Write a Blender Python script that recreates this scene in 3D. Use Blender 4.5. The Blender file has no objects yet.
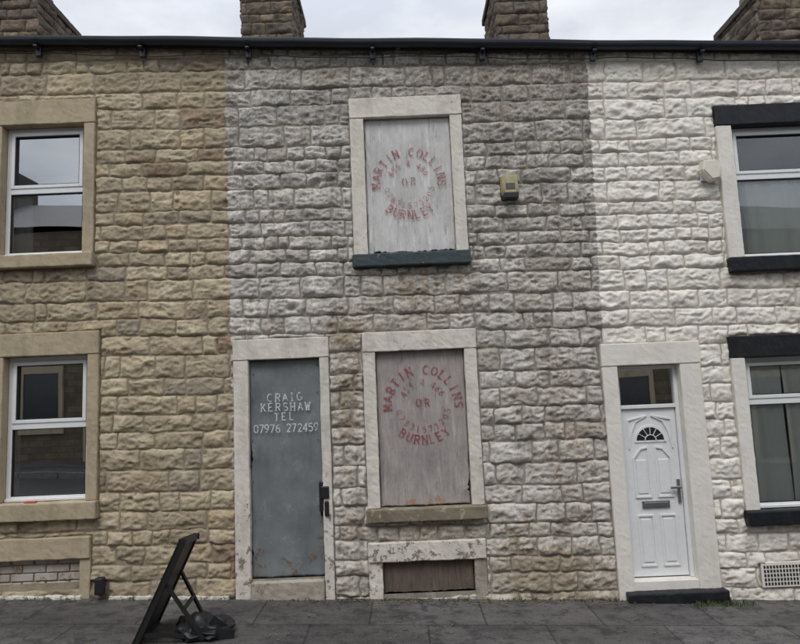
import bpy, bmesh, math, random
import numpy as np
from mathutils import Vector, Matrix, noise as mnoise
random.seed(7); rng=np.random.default_rng(7)
S=bpy.context.scene
COL=S.collection

# ---------------------------------------------------------------- node helper
class NT:
    def __init__(s,name):
        s.m=bpy.data.materials.new(name); s.m.use_nodes=True
        s.t=s.m.node_tree; s.t.nodes.clear()
        s.out=s.t.nodes.new('ShaderNodeOutputMaterial')
        s.tc=s.t.nodes.new('ShaderNodeTexCoord'); s.obj=s.tc.outputs['Object']
    def n(s,k): return s.t.nodes.new(k)
    def put(s,sock,v):
        if isinstance(v,bpy.types.NodeSocket): s.t.links.new(v,sock)
        elif isinstance(v,(tuple,list)):
            v=tuple(v); L=len(sock.default_value)
            if len(v)<L: v=v+(1,)
            sock.default_value=v[:L]
        else: sock.default_value=v
    def noise(s,scale,detail=4,rough=.6,stretch=None,off=(0,0,0),dist=0):
        v=s.obj
        mp=s.n('ShaderNodeMapping'); s.put(mp.inputs[0],v)
        mp.inputs['Location'].default_value=off
        mp.inputs['Scale'].default_value=stretch or (1,1,1)
        nn=s.n('ShaderNodeTexNoise'); s.put(nn.inputs['Vector'],mp.outputs[0])
        nn.inputs['Scale'].default_value=scale; nn.inputs['Detail'].default_value=min(detail,5)
        nn.inputs['Roughness'].default_value=rough; nn.inputs['Distortion'].default_value=dist
        return nn.outputs['Fac']
    def ramp(s,f,stops):
        r=s.n('ShaderNodeValToRGB'); s.put(r.inputs[0],f)
        e=r.color_ramp.elements
        while len(e)<len(stops): e.new(.5)
        for i,(p,c) in enumerate(stops):
            e[i].position=p
            if not isinstance(c,(tuple,list)): c=(c,c,c)
            e[i].color=(*c,1)
        return r.outputs[0]
    def mix(s,f,a,b,bl='MIX'):
        m=s.n('ShaderNodeMix'); m.data_type='RGBA'; m.blend_type=bl
        s.put(m.inputs[0],f); s.put(m.inputs[6],a); s.put(m.inputs[7],b)
        return m.outputs[2]
    def ma(s,op,a,b=0.0,clamp=False):
        m=s.n('ShaderNodeMath'); m.operation=op; m.use_clamp=clamp
        s.put(m.inputs[0],a); s.put(m.inputs[1],b); return m.outputs[0]
    def bump(s,h,st=.5,d=.01):
        b=s.n('ShaderNodeBump'); b.inputs['Strength'].default_value=st; b.inputs['Distance'].default_value=d
        s.put(b.inputs['Height'],h); return b.outputs[0]
    def attr(s,name):
        a=s.n('ShaderNodeAttribute'); a.attribute_name=name
        sp=s.n('ShaderNodeSeparateColor'); s.t.links.new(a.outputs['Color'],sp.inputs[0])
        return sp.outputs
    def xyz(s):
        sp=s.n('ShaderNodeSeparateXYZ'); s.put(sp.inputs[0],s.obj); return sp.outputs
    def done(s,color,rough=.8,normal=None,metal=0,alpha=None,spec=.5):
        p=s.n('ShaderNodeBsdfPrincipled')
        s.put(p.inputs['Base Color'],color); s.put(p.inputs['Roughness'],rough)
        s.put(p.inputs['Metallic'],metal); s.put(p.inputs['Specular IOR Level'],spec)
        if normal is not None: s.put(p.inputs['Normal'],normal)
        if alpha is not None: s.put(p.inputs['Alpha'],alpha)
        s.t.links.new(p.outputs[0],s.out.inputs[0]); return s.m

# ---------------------------------------------------------------- stone wall materials
def stone_tan():
    g=NT('sandstone_rockfaced'); a=g.attr('Col')
    c=g.ramp(a[0],[(0,(.30,.245,.17)),(.15,(.50,.415,.28)),(.35,(.38,.315,.225)),(.55,(.56,.475,.325)),(.75,(.45,.35,.22)),(.87,(.30,.26,.205)),(.95,(.27,.175,.11)),(1,(.22,.155,.105))])
    n1=g.noise(8,4,.65); c=g.mix(g.ramp(n1,[(.40,0),(.7,.6)]),c,(.54,.48,.36))
    n2=g.noise(3,5,.72,off=(5,1,2)); c=g.mix(g.ramp(n2,[(.46,0),(.72,.7)]),c,(.22,.18,.13))
    n4=g.noise(30,4,.75,off=(1,9,2)); c=g.mix(g.ramp(n4,[(.5,0),(.66,.5)]),c,(.19,.155,.11))
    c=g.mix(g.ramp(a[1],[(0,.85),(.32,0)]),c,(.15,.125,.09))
    c=g.mix(a[2],c,(.16,.14,.105))
    return g.done(c,.92,g.bump(g.noise(55,4,.75),.9,.006),spec=.2)
def mortar(name,c1,c2,c3):
    g=NT(name); c=g.mix(g.ramp(g.noise(7,4,.7),[(.35,0),(.65,1)]),c1,c2)
    c=g.mix(g.ramp(g.noise(2.2,5,.7,off=(3,3,3)),[(.5,0),(.7,.8)]),c,c3)
    return g.done(c,.95,g.bump(g.noise(50,3,.7),.8,.006),spec=.1)
def stone_dirty_white():
    g=NT('painted_stone_weathered'); a=g.attr('Col'); x=g.xyz()
    c=g.ramp(a[0],[(0,(.50,.47,.42)),(.3,(.67,.64,.59)),(.6,(.60,.57,.52)),(.85,(.71,.68,.62)),(1,(.45,.41,.35))])
    zz=g.ma('ADD',g.ma('MULTIPLY',g.ma('SUBTRACT',x[2],2.8),.038),g.ma('MULTIPLY',x[0],.014))
    m=g.ma('ADD',g.noise(2.4,5,.80,off=(2,0,7)),zz)
    c=g.mix(g.ramp(m,[(.45,0),(.66,.78)]),c,(.29,.275,.25))
    st=g.noise(6,5,.78,stretch=(1,1,.13)); c=g.mix(g.ramp(st,[(.50,0),(.64,.6)]),c,(.22,.20,.175))
    fl=g.ma('ADD',g.noise(17,5,.72,off=(4,2,1)),g.ma('MULTIPLY',a[2],.24))
    c=g.mix(g.ramp(fl,[(.65,0),(.69,.75)]),c,(.28,.215,.14))
    c=g.mix(g.ma('MULTIPLY',a[2],.65),c,(.32,.265,.19))
    sp=g.ma('ADD',g.noise(34,4,.84,off=(8,8,1)),g.ma('MULTIPLY',zz,.5)); c=g.mix(g.ramp(sp,[(.55,0),(.63,.65)]),c,(.13,.12,.105))
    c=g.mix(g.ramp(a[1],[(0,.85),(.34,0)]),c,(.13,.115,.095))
    return g.done(c,.8,g.bump(g.noise(55,4,.78),.95,.007),spec=.25)
def stone_cream():
    g=NT('painted_stone_cream'); a=g.attr('Col'); x=g.xyz()
    c=g.ramp(a[0],[(0,(.73,.70,.63)),(.5,(.80,.77,.705)),(1,(.76,.73,.66))])
    m=g.noise(2.6,5,.72,off=(9,0,3)); c=g.mix(g.ramp(m,[(.48,0),(.76,.5)]),c,(.54,.49,.41))
    sp=g.noise(34,4,.8,off=(1,5,2)); c=g.mix(g.ramp(sp,[(.57,0),(.66,.6)]),c,(.27,.235,.18))
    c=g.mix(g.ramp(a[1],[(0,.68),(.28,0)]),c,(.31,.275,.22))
    c=g.mix(g.ma('MULTIPLY',a[2],.7),c,(.33,.285,.22))
    return g.done(c,.7,g.bump(g.noise(55,4,.78),.75,.006),spec=.3)
def stone_dark(name='sooty_stone'):
    g=NT(name); a=g.attr('Col')
    c=g.ramp(a[0],[(0,(.12,.095,.07)),(.4,(.20,.16,.12)),(.7,(.15,.13,.105)),(1,(.25,.20,.14))])
    c=g.mix(g.ramp(g.noise(6,5,.7),[(.42,0),(.68,.85)]),c,(.06,.055,.05))
    c=g.mix(g.ramp(a[1],[(0,.7),(.3,0)]),c,(.09,.08,.07))
    return g.done(c,.95,g.bump(g.noise(40,4,.7),.9,.012),spec=.1)
def trim_paint(name,c1,dirt,amt=.5,flake=(.30,.22,.13),fl=.66,low=0.0,rough=.75):
    g=NT(name); x=g.xyz()
    c=g.mix(g.noise(4,3),c1,tuple(v*.88 for v in c1))
    c=g.mix(g.ramp(g.noise(3,5,.72,stretch=(1.6,1,.5)),[(.46,0),(.74,amt)]),c,dirt)
    lowm=g.ma('MULTIPLY',g.ma('SUBTRACT',1.4,x[2],True),low,True)
    f=g.ma('ADD',g.noise(13,5,.72,off=(6,2,3)),lowm)
    c=g.mix(g.ramp(f,[(fl,0),(fl+.03,.9)]),c,flake)
    c=g.mix(g.ramp(g.noise(45,4,.75),[(.56,0),(.68,.45)]),c,dirt)
    return g.done(c,rough,g.bump(g.noise(50,4,.75),.5,.004),spec=.3)
def flat(name,c,rough=.6,metal=0,var=.15,bs=.15,sc=25,spec=.5):
    g=NT(name); cc=g.mix(g.ramp(g.noise(sc,4,.65),[(.3,0),(.7,1)]),c,tuple(v*(1-var) for v in c))
    cc=g.mix(g.ramp(g.noise(sc*.2,4,.7,off=(3,1,4)),[(.5,0),(.75,var*2)]),cc,tuple(v*.5 for v in c))
    return g.done(cc,rough,g.bump(g.noise(sc*2,3,.7),bs,.004),metal=metal,spec=spec)

M={}
M['tan']=stone_tan(); M['white']=stone_dirty_white(); M['cream']=stone_cream(); M['soot']=stone_dark()
M['m_tan']=mortar('mortar_buff',(.36,.31,.23),(.26,.22,.16),(.15,.13,.10))
M['m_white']=mortar('mortar_painted_dirty',(.38,.35,.30),(.22,.20,.17),(.12,.105,.085))
M['m_cream']=mortar('mortar_painted_cream',(.58,.54,.46),(.44,.40,.33),(.30,.265,.21))
M['m_soot']=mortar('mortar_sooty',(.12,.10,.08),(.08,.07,.06),(.05,.045,.04))
M['s_tan']=trim_paint('dressed_sandstone',(.46,.385,.265),(.24,.195,.135),.7,(.28,.215,.14),.64,rough=.9)
M['s_white']=trim_paint('painted_surround',(.72,.68,.61),(.38,.345,.29),.65,(.20,.16,.11),.665,low=.12)
M['s_cream']=trim_paint('painted_surround_cream',(.79,.76,.70),(.54,.50,.44),.45,(.45,.38,.28),.72,low=.02)
M['navy']=trim_paint('dark_blue_grey_paint',(.055,.075,.085),(.03,.035,.035),.6,(.30,.27,.22),.66,rough=.6)
M['black']=trim_paint('black_gloss_paint',(.012,.013,.017),(.03,.03,.03),.5,(.10,.09,.08),.72,rough=.5)
M['moss']=trim_paint('mossy_sill_stone',(.24,.21,.15),(.09,.085,.05),.8,(.42,.38,.30),.58,rough=.95)
M['step']=trim_paint('worn_painted_step',(.42,.38,.32),(.18,.16,.13),.8,(.25,.20,.14),.58,rough=.9)
M['upvc']=flat('white_upvc',(.78,.79,.80),.3,var=.06,bs=.02)
M['seal']=flat('black_rubber',(.02,.02,.02),.6)
M['gutter']=flat('gutter_plastic',(.020,.024,.036),.42,var=.3,bs=.1,sc=8)
M['fascia']=flat('weathered_fascia',(.09,.08,.07),.8,var=.5,sc=10)
M['slate']=flat('roof_slate',(.09,.09,.10),.6,var=.4,sc=6)
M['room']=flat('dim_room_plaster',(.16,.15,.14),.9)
M['rubber']=flat('black_plastic',(.015,.016,.018),.5,var=.3)
M['metal_dark']=flat('dark_steel',(.03,.03,.03),.45,metal=.4)
M['chrome']=flat('steel_handle',(.45,.45,.45),.3,metal=.9)
def mk_glass(nm,refl):
    g=NT(nm); gl=g.n('ShaderNodeBsdfGlossy'); gl.inputs['Roughness'].default_value=.01
    gl.inputs['Color'].default_value=(.95,.98,1,1)
    g.put(gl.inputs['Normal'],g.bump(g.noise(1.8,1,.3),.05,.02))
    tr=g.n('ShaderNodeBsdfTransparent'); tr.inputs[0].default_value=(.97,.99,.98,1)
    lw=g.n('ShaderNodeFresnel'); lw.inputs[0].default_value=1.5
    f=g.ma('ADD',lw.outputs[0],refl,True)
    mx=g.n('ShaderNodeMixShader'); g.put(mx.inputs[0],f)
    g.t.links.new(tr.outputs[0],mx.inputs[1]); g.t.links.new(gl.outputs[0],mx.inputs[2])
    g.t.links.new(mx.outputs[0],g.out.inputs[0]); return g.m
M['glass']=mk_glass('window_glass',.42); M['glass_clear']=mk_glass('window_glass_clear',.10)
def mk_curtain(nm,c):
    g=NT(nm); return g.done(g.mix(g.noise(6,2),c,tuple(v*.9 for v in c)),.9,spec=.1)
M['net']=mk_curtain('net_curtain',(.90,.93,.89)); M['drape']=mk_curtain('drape',(.55,.57,.58))
def mk_board(nm,c1,c2,c3,orange):
    g=NT(nm); x=g.xyz()
    gr=g.noise(14,5,.78,stretch=(3.2,1,.22)); c=g.mix(g.ramp(gr,[(.35,0),(.65,1)]),c1,c2)
    c=g.mix(g.ramp(g.noise(3,5,.78,stretch=(1,1,.6),off=(3,0,1)),[(.44,0),(.68,.8)]),c,c3)
    c=g.mix(g.ramp(g.noise(6,5,.75,stretch=(2.2,1,.35),off=(7,0,1)),[(.56,0),(.66,.55)]),c,tuple(min(1,v*1.3) for v in c1))
    c=g.mix(g.ramp(g.noise(34,5,.8,stretch=(1,1,.12)),[(.56,0),(.66,.65)]),c,tuple(v*.45 for v in c2))
    c=g.mix(g.ramp(g.ma('ADD',g.noise(9,5,.7),g.ma('MULTIPLY',g.ma('SUBTRACT',orange[0],x[2],True),orange[1],True)),[(.68,0),(.73,.7)]),c,(.36,.19,.09))
    return g.done(c,.85,g.bump(gr,.45,.004),spec=.2)
M['ply_up']=mk_board('weathered_board',(.66,.65,.635),(.54,.53,.52),(.40,.39,.385),(3.38,.8))
M['ply_low']=mk_board('weathered_plywood',(.42,.38,.37),(.325,.29,.28),(.22,.20,.195),(1.06,.9))
M['ply_cel']=mk_board('rotten_board',(.16,.13,.105),(.11,.09,.07),(.07,.06,.05),(0,0))
def mk_sheet():
    g=NT('galvanised_sheet'); x=g.xyz()
    c=g.mix(g.ramp(g.noise(2.2,5,.70),[(.35,0),(.68,1)]),(.155,.17,.18),(.215,.235,.242))
    c=g.mix(g.ramp(g.noise(4,5,.72,stretch=(1,1,.22)),[(.50,0),(.72,.5)]),c,(.10,.112,.12))
    c=g.mix(g.ramp(g.noise(5,5,.8,stretch=(1,1,.7),off=(3,3,9)),[(.57,0),(.64,.4)]),c,(.28,.29,.285))
    c=g.mix(g.ramp(g.noise(26,4,.8),[(.61,0),(.68,.5)]),c,(.34,.35,.34))
    c=g.mix(g.ramp(g.ma('ADD',g.noise(8,5,.72,off=(2,2,2)),g.ma('MULTIPLY',g.ma('SUBTRACT',.85,x[2],True),.30)),[(.67,0),(.74,.8)]),c,(.15,.085,.045))
    return g.done(c,.55,g.bump(g.noise(5,3),.30,.012),metal=.12)
M['sheet']=mk_sheet()
def mk_letter(nm,c,t0,t1,mx_):
    g=NT(nm); a=g.ramp(g.noise(26,5,.8),[(t0,0),(t1,mx_)])
    return g.done(c,.85,alpha=a)
M['ink_w']=mk_letter('stencil_white_paint',(.66,.68,.67),.32,.52,.88); M['ink_r']=mk_letter('stencil_red_paint',(.31,.055,.055),.31,.56,.84)
def mk_pave():
    g=NT('pavement_tarmac'); 
    c=g.mix(g.ramp(g.noise(1.6,5,.78,stretch=(.6,1.6,1)),[(.40,0),(.60,1)]),(.050,.047,.047),(.108,.101,.099))
    c=g.mix(g.ramp(g.noise(130,2,.7),[(.48,0),(.7,.55)]),c,(.20,.19,.185))
    c=g.mix(g.ramp(g.noise(7,5,.8,off=(3,4,1)),[(.50,0),(.60,.75)]),c,(.028,.027,.028))
    br=g.n('ShaderNodeTexBrick'); mp=g.n('ShaderNodeMapping'); g.put(mp.inputs[0],g.obj); g.put(br.inputs['Vector'],mp.outputs[0])
    mp.inputs['Location'].default_value=(.35,.02,0)
    br.inputs['Scale'].default_value=1; br.inputs['Brick Width'].default_value=.95; br.inputs['Row Height'].default_value=.62
    br.inputs['Mortar Size'].default_value=.010; br.inputs['Mortar Smooth'].default_value=.4; br.inputs['Bias'].default_value=0
    br.inputs['Color1'].default_value=(1,1,1,1); br.inputs['Color2'].default_value=(.72,.71,.70,1); br.inputs['Mortar'].default_value=(.30,.30,.28,1)
    c=g.mix(.85,c,br.outputs[0],'MULTIPLY')
    r=g.ramp(g.noise(2.5,4,.6),[(.35,.5),(.7,.85)])
    return g.done(c,r,g.bump(g.noise(110,3,.75),.7,.006))
M['pave']=mk_pave()
M['road']=flat('road_asphalt',(.055,.054,.055),.85,var=.3,sc=40,bs=.5)
M['kerb']=flat('kerb_stone',(.22,.21,.19),.9,var=.3)
M['ground']=flat('ground_earth',(.09,.09,.07),.95,var=.3,sc=2)
M['weed']=flat('weed_leaf',(.085,.12,.04),.7,var=.4,sc=60)
M['litter']=flat('leaf_litter',(.20,.15,.08),.9,var=.5,sc=30)
M['plinth']=trim_paint('plinth_paint_remains',(.62,.60,.55),(.35,.31,.25),.8,(.17,.14,.10),.52,rough=.9)

# ---------------------------------------------------------------- mesh helpers
def empty(name,parent=None,loc=(0,0,0)):
    e=bpy.data.objects.new(name,None); COL.objects.link(e); e.location=loc
    if parent: e.parent=parent
    return e
def obj(name,me,mat,parent=None,smooth=False):
    o=bpy.data.objects.new(name,me); COL.objects.link(o)
    if mat: me.materials.append(mat)
    if parent: o.parent=parent
    if smooth: me.polygons.foreach_set('use_smooth',[True]*len(me.polygons))
    return o
def bmobj(name,bm,mat,parent=None,smooth=False):
    me=bpy.data.meshes.new(name); bm.normal_update(); bm.to_mesh(me); bm.free()
    return obj(name,me,mat,parent,smooth)
def addbox(bm,x0,x1,y0,y1,z0,z1,bev=0,seg=2):
    r=bmesh.ops.create_cube(bm,size=1); vs=r['verts']
    for v in vs: v.co=Vector(((x0+x1)/2+v.co.x*(x1-x0),(y0+y1)/2+v.co.y*(y1-y0),(z0+z1)/2+v.co.z*(z1-z0)))
    if bev>0:
        es=list({e for v in vs for e in v.link_edges})
        bmesh.ops.bevel(bm,geom=es,offset=bev,segments=seg,affect='EDGES',profile=.5)
def box(name,x0,x1,y0,y1,z0,z1,mat,parent=None,bev=.004,rough=0):
    bm=bmesh.new(); addbox(bm,x0,x1,y0,y1,z0,z1,bev)
    if rough:
        for ax,(a,b) in enumerate(((x0,x1),(y0,y1),(z0,z1))):
            k=int((b-a)/.03)
            for i in range(1,k):
                co=[0,0,0]; no=[0,0,0]; co[ax]=a+(b-a)*i/k; no[ax]=1
                bmesh.ops.bisect_plane(bm,geom=bm.verts[:]+bm.edges[:]+bm.faces[:],plane_co=co,plane_no=no)
        for v in bm.verts:
            d=mnoise.noise_vector(v.co*7)*rough*.5+mnoise.noise_vector(v.co*26)*rough*.5
            v.co+=d
    return bmobj(name,bm,mat,parent,False)

TAB=rng.random((256,256))
def vn(x,y,s=0):
    x=x+s*17.31; y=y+s*9.77
    xi=np.floor(x).astype(int); yi=np.floor(y).astype(int); fx=x-xi; fy=y-yi
    fx=fx*fx*(3-2*fx); fy=fy*fy*(3-2*fy)
    a=TAB[xi%256,yi%256]; b=TAB[(xi+1)%256,yi%256]; c=TAB[xi%256,(yi+1)%256]; d=TAB[(xi+1)%256,(yi+1)%256]
    return (a*(1-fx)+b*fx)*(1-fy)+(c*(1-fx)+d*fx)*fy
def fb(x,y,s=0,o=3):
    r=0;a=.5;t=0
    for i in range(o): r=r+a*vn(x*2**i,y*2**i,s+i*3); t+=a; a*=.5
    return r/t

# ---------------------------------------------------------------- site geometry
def zg(x): return .092-.0425*x           # pavement level at the wall
def ze(x): return 5.40-.053*x            # wall head
def bL(z): return -1.60-.010*z
def bR(z): return 1.868+.021*z
XB=[-9.0,-5.33,-1.62,1.92,5.56,9.3]
# dressed-stone surround rectangles (outer)
RECT=[(-3.98,-2.94,3.30,5.00),(-3.92,-2.87,.93,2.67),(-3.92,-2.93,.30,.77),
 (-5.25,-4.20,.20,2.60),
 (-1.60,-.69,.0,2.52),(-.42,.695,3.17,4.88),(-.37,.715,.787,2.54),(-.38,.70,.10,.60),
 (1.885,2.82,-.1,2.335),(3.19,4.52,2.975,4.65),(3.11,4.42,.62,2.36),(3.19,3.60,.065,.28),
 (-7.6,-6.5,3.4,5.1),(-7.6,-6.5,1.0,2.75),(-8.8,-7.9,.2,2.7),
 (6.9,8.1,2.9,4.5),(6.9,8.1,.5,2.2),(5.75,6.6,-.3,2.2)]

def stones(rects,x_lo,x_hi,z_lo,z_hi,slope,top=None,cell=.012,amp=1.0,hr=(.125,.215)):
    VX=[];VZ=[];VY=[];C=[];F=[];base=0
    z=z_lo
    while z<z_hi:
        h=random.uniform(*hr); x=x_lo-random.uniform(0,.4)
        while x<x_hi:
            w=h*random.choice([random.uniform(1.0,1.6),random.uniform(1.5,2.4),random.uniform(2.0,3.3)])
            if random.random()<.06: w=h*random.uniform(.55,.9)
            w=max(w,.10)
            x0,x1=max(x,x_lo),min(x+w,x_hi); x+=w
            if x1-x0<.03: continue
            zw0=z+slope*x0; zw1=zw0+h
            if any(r[0]<=x0 and r[1]>=x1 and r[2]<=zw0 and r[3]>=zw1 for r in rects): continue
            inside=abs((x0+x1)/2)<5
            ce=cell if inside else cell*2.2
            nx=max(4,int((x1-x0)/ce)); nz=max(4,int(h/ce))
            u=np.concatenate([[0,.015],np.linspace(0,1,nx)[1:-1]*.97+.015,[.985,1]]); v=np.concatenate([[0,.03],np.linspace(0,1,nz)[1:-1]*.94+.03,[.97,1]])
            U,V=np.meshgrid(u,v); g=random.uniform(.001,.0035)
            X=x0+g+(x1-x0-2*g)*U; Z0=z+g+(h-2*g)*V
            dx=np.minimum(X-x0-g,x1-g-X); dz=np.minimum(Z0-z-g,z+h-g-Z0)
            sd=random.random()*200
            rg=.4+1.3*vn(X*26+sd,Z0*26,6)      # ragged arris
            e=np.clip(dx/(.008*rg),0,1)**.6*np.clip(dz/(.008*rg),0,1)**.6
            uu=U*2-1; vv=V*2-1; f=np.full_like(U,9.)
            for k in range(6):
                f=np.minimum(f,1.0+random.uniform(-.9,.9)*(uu-random.uniform(-.7,.7))+random.uniform(-1.2,1.2)*(vv-random.uniform(-.6,.6)))
            pil=np.clip(1-np.abs(uu)**16,0,1)*np.clip(1-np.abs(vv)**9,0,1)
            lf=fb(X*8+sd,Z0*14,1,2)-.5
            r1=1-np.abs(2*fb(X*12+sd,Z0*21+sd,2,3)-1)*2.4           # chisel ridges
            hf=fb(X*38+sd,Z0*46,3,3)-.5
            bd=random.uniform(.35,1.2)
            d=e*(.006+amp*pil*(.008+bd*.020*np.clip(f*.8+lf*1.9,-.3,1.2)+.013*np.clip(r1,-.7,1)+.018*hf))
            d=np.maximum(d,-.004)
            Zw=Z0+slope*X
            for r in rects:
                if r[1]<x0-.05 or r[0]>x1+.05 or r[3]<zw0-.05 or r[2]>zw1+.05: continue
                dd=np.maximum(np.maximum(r[0]-X,X-r[1]),np.maximum(r[2]-Zw,Zw-r[3]))
                d=np.where(dd<=0,-.03,d*np.clip(dd/.014,0,1)**.6)
            if top is not None: Zw=np.minimum(Zw,top(X))
            wx=(fb(X*14,Zw*14,5,2)-.5)*.030; wz=(fb(X*10,Zw*10,8,3)-.5)*.034
            wz=wz+(vn(X*2.3+0*Z0,0*Z0+z*3,12)-.5)*.018
            tint=random.random()
            VX.append((X+wx).ravel()); VZ.append((Zw+wz).ravel()); VY.append((.014-d).ravel())
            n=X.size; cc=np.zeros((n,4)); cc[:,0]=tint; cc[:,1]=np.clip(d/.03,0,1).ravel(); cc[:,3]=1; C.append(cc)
            a,b=U.shape; I=np.arange(n).reshape(a,b)+base
            F.append(np.stack([I[:-1,:-1],I[:-1,1:],I[1:,1:],I[1:,:-1]],-1).reshape(-1,4)); base+=n
        z+=h
    P=np.stack([np.concatenate(VX),np.concatenate(VY),np.concatenate(VZ)],1)
    return P,np.concatenate(F),np.concatenate(C)
def npmesh(name,P,F,C,mat,parent,ys=1.0):
    used=np.unique(F); mp=-np.ones(len(P),int); mp[used]=np.arange(len(used)); P=P[used].copy(); F=mp[F]
    if ys!=1: P[:,1]=np.where(P[:,1]<.008,.008+(P[:,1]-.008)*ys,P[:,1])
    me=bpy.data.meshes.new(name); me.vertices.add(len(P)); me.vertices.foreach_set('co',P.ravel().astype(np.float32))
    me.loops.add(F.size); me.loops.foreach_set('vertex_index',F.ravel().astype(np.int32))
    me.polygons.add(len(F)); me.polygons.foreach_set('loop_start',np.arange(0,F.size,4,dtype=np.int32)); me.polygons.foreach_set('loop_total',np.full(len(F),4,np.int32))
    me.update(calc_edges=True)
    if C is not None:
        at=me.color_attributes.new('Col','FLOAT_COLOR','POINT'); at.data.foreach_set('color',C[used].ravel().astype(np.float32))
    me.validate(); o=obj(name,me,mat,parent,True); return o

houses=[empty('terraced_house') if i==0 else empty('terraced_house.%03d'%i) for i in range(5)]
HM=[('soot','m_soot'),('tan','m_tan'),('white','m_white'),('cream','m_cream'),('tan','m_tan')]
P,F,C=stones(RECT,-9,9.3,-.55,6.0,-.02,top=lambda X:ze(X)+0*X)
def gs(x,z,cx,cz,sx,sz): return np.exp(-((x-cx)/sx)**2-((z-cz)/sz)**2)
X,Z=P[:,0],P[:,2]
st=1.0*gs(X,Z,-.53,1.95,.14,.6)+.6*gs(X,Z,-.55,2.6,.22,.2)+.75*gs(X,Z,1.35,.2,.6,.45)+.4*gs(X,Z,1.5,1.3,.3,.7)+.4*gs(X,Z,.95,.5,.25,.4)+.35*gs(X,Z,1.5,2.6,.4,.9)+.35*gs(X,Z,1.2,4.9,1.0,.4)+.6*gs(X,Z,.2,.68,.7,.12)+.4*gs(X,Z,.2,2.85,.7,.25)+.4*gs(X,Z,-.53,.6,.14,.6)
st=st*(.3+1.3*fb(X*5,Z*5,4,3))*(X>-1.61)*(X<1.9)
st+=.65*np.clip(1-(Z-zg(X))/.42,0,1)*fb(X*4,Z*4,9,3)
st+=.55*np.clip(1-(ze(X)-Z)/.5,0,1)*fb(X*4,Z*2,11,3)*1.3
for (a,c,zs) in ((-.42,.71,3.17),(3.17,4.5,2.97),(3.06,4.4,.62),(-4,-2.93,3.3),(-3.9,-2.87,.93)):   # run-off beneath sills
    st+=.9*((X>a-.03)&(X<c+.03))*(Z<zs)*np.clip(1-(zs-Z)/.6,0,1)*np.clip(fb(X*13,Z*1.2,15,2)*2-.75,0,1)
C[:,2]=np.clip(st,0,1)
fc=P[F].mean(1)
keep=np.ones(len(F),bool)
for r in RECT:
    keep&=~((fc[:,0]>r[0]+.02)&(fc[:,0]<r[1]-.02)&(fc[:,2]>r[2]+.02)&(fc[:,2]<r[3]-.02))
keep&=fc[:,2]<ze(fc[:,0])-.003
jit=(vn(fc[:,2]*5,fc[:,2]*0,3)-.5)*.025
b=[np.full(len(F),-5.33),bL(fc[:,2])+jit,bR(fc[:,2])+jit,np.full(len(F),5.56)]
idx=sum((fc[:,0]>q).astype(int) for q in b)
YS=[1,.85,1,.88,1]
for i in range(5):
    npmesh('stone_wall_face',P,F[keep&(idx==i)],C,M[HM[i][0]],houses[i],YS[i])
# mortar bed with openings cut out
OPEN=[(-3.86,-3.05,3.43,4.75),(-3.78,-2.98,1.09,2.45),(-3.80,-3.03,.36,.575),(-5.10,-4.35,.25,2.4),
 (-1.455,-.78,.32,2.325),(-.28,.575,3.30,4.675),(-.25,.595,.905,2.355),(-.25,.587,.14,.427),
 (2.03,2.62,.165,2.125),(3.345,4.36,3.115,4.445),(3.24,4.27,.75,2.155),
 (-7.45,-6.65,3.55,4.9),(-7.45,-6.65,1.15,2.55),(-8.7,-8.0,.3,2.5),(7.05,7.95,3.0,4.3),(7.05,7.95,.65,2.0),(5.85,6.5,-.1,2.0)]
for i in range(5):
    x0,x1=XB[i],XB[i+1]
    ops=[o for o in OPEN if o[0]>=x0-.02 and o[1]<=x1+.02]
    xs=sorted({x0,x1,*[o[0] for o in ops],*[o[1] for o in ops]}); zs=sorted({-.8,6.2,*[o[2] for o in ops],*[o[3] for o in ops]})
    bm=bmesh.new()
    for a,c in zip(xs,xs[1:]):
        for d,e in zip(zs,zs[1:]):
            cx,cz=(a+c)/2,(d+e)/2
            if any(o[0]<cx<o[1] and o[2]<cz<o[3] for o in ops): continue
            t0,t1=e,e
            if e>6: t0,t1=ze(a)-.002,ze(c)-.002
            bm.faces.new([bm.verts.new(p) for p in ((a,.009,d),(c,.009,d),(c,.009,t1),(a,.009,t0))])
    bmobj('mortar_bed',bm,M[HM[i][1]],houses[i])
    bm=bmesh.new()
    def q(*ps): bm.faces.new([bm.verts.new(p) for p in ps])
    e0,e1=ze(x0)+.03,ze(x1)+.03
    q((x0,-.10,e0),(x1,-.10,e1),(x1,3.1,e1+1.5),(x0,3.1,e0+1.5)); q((x0,3.1,e0+1.5),(x1,3.1,e1+1.5),(x1,6.4,e1),(x0,6.4,e0))
    bmobj('slate_roof',bm,M['slate'],houses[i])
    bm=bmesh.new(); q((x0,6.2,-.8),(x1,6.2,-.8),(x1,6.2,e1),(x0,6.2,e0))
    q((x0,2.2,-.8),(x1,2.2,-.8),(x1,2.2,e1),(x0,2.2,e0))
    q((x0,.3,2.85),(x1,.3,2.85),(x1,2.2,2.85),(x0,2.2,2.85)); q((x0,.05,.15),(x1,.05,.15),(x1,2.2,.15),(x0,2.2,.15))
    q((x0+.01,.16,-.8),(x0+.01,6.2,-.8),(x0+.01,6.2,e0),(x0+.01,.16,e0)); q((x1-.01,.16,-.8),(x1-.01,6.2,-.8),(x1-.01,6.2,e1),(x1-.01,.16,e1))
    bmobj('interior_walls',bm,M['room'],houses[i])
    xm=(x0+x1)/2; o=box('eaves_fascia',x0,x1,-.030,-.005,ze(xm)-.025,ze(xm)+.025,M['fascia'],houses[i])
    for v in o.data.vertices: v.co.z+=-.053*(v.co.x-xm)      # follows the falling eaves

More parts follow.
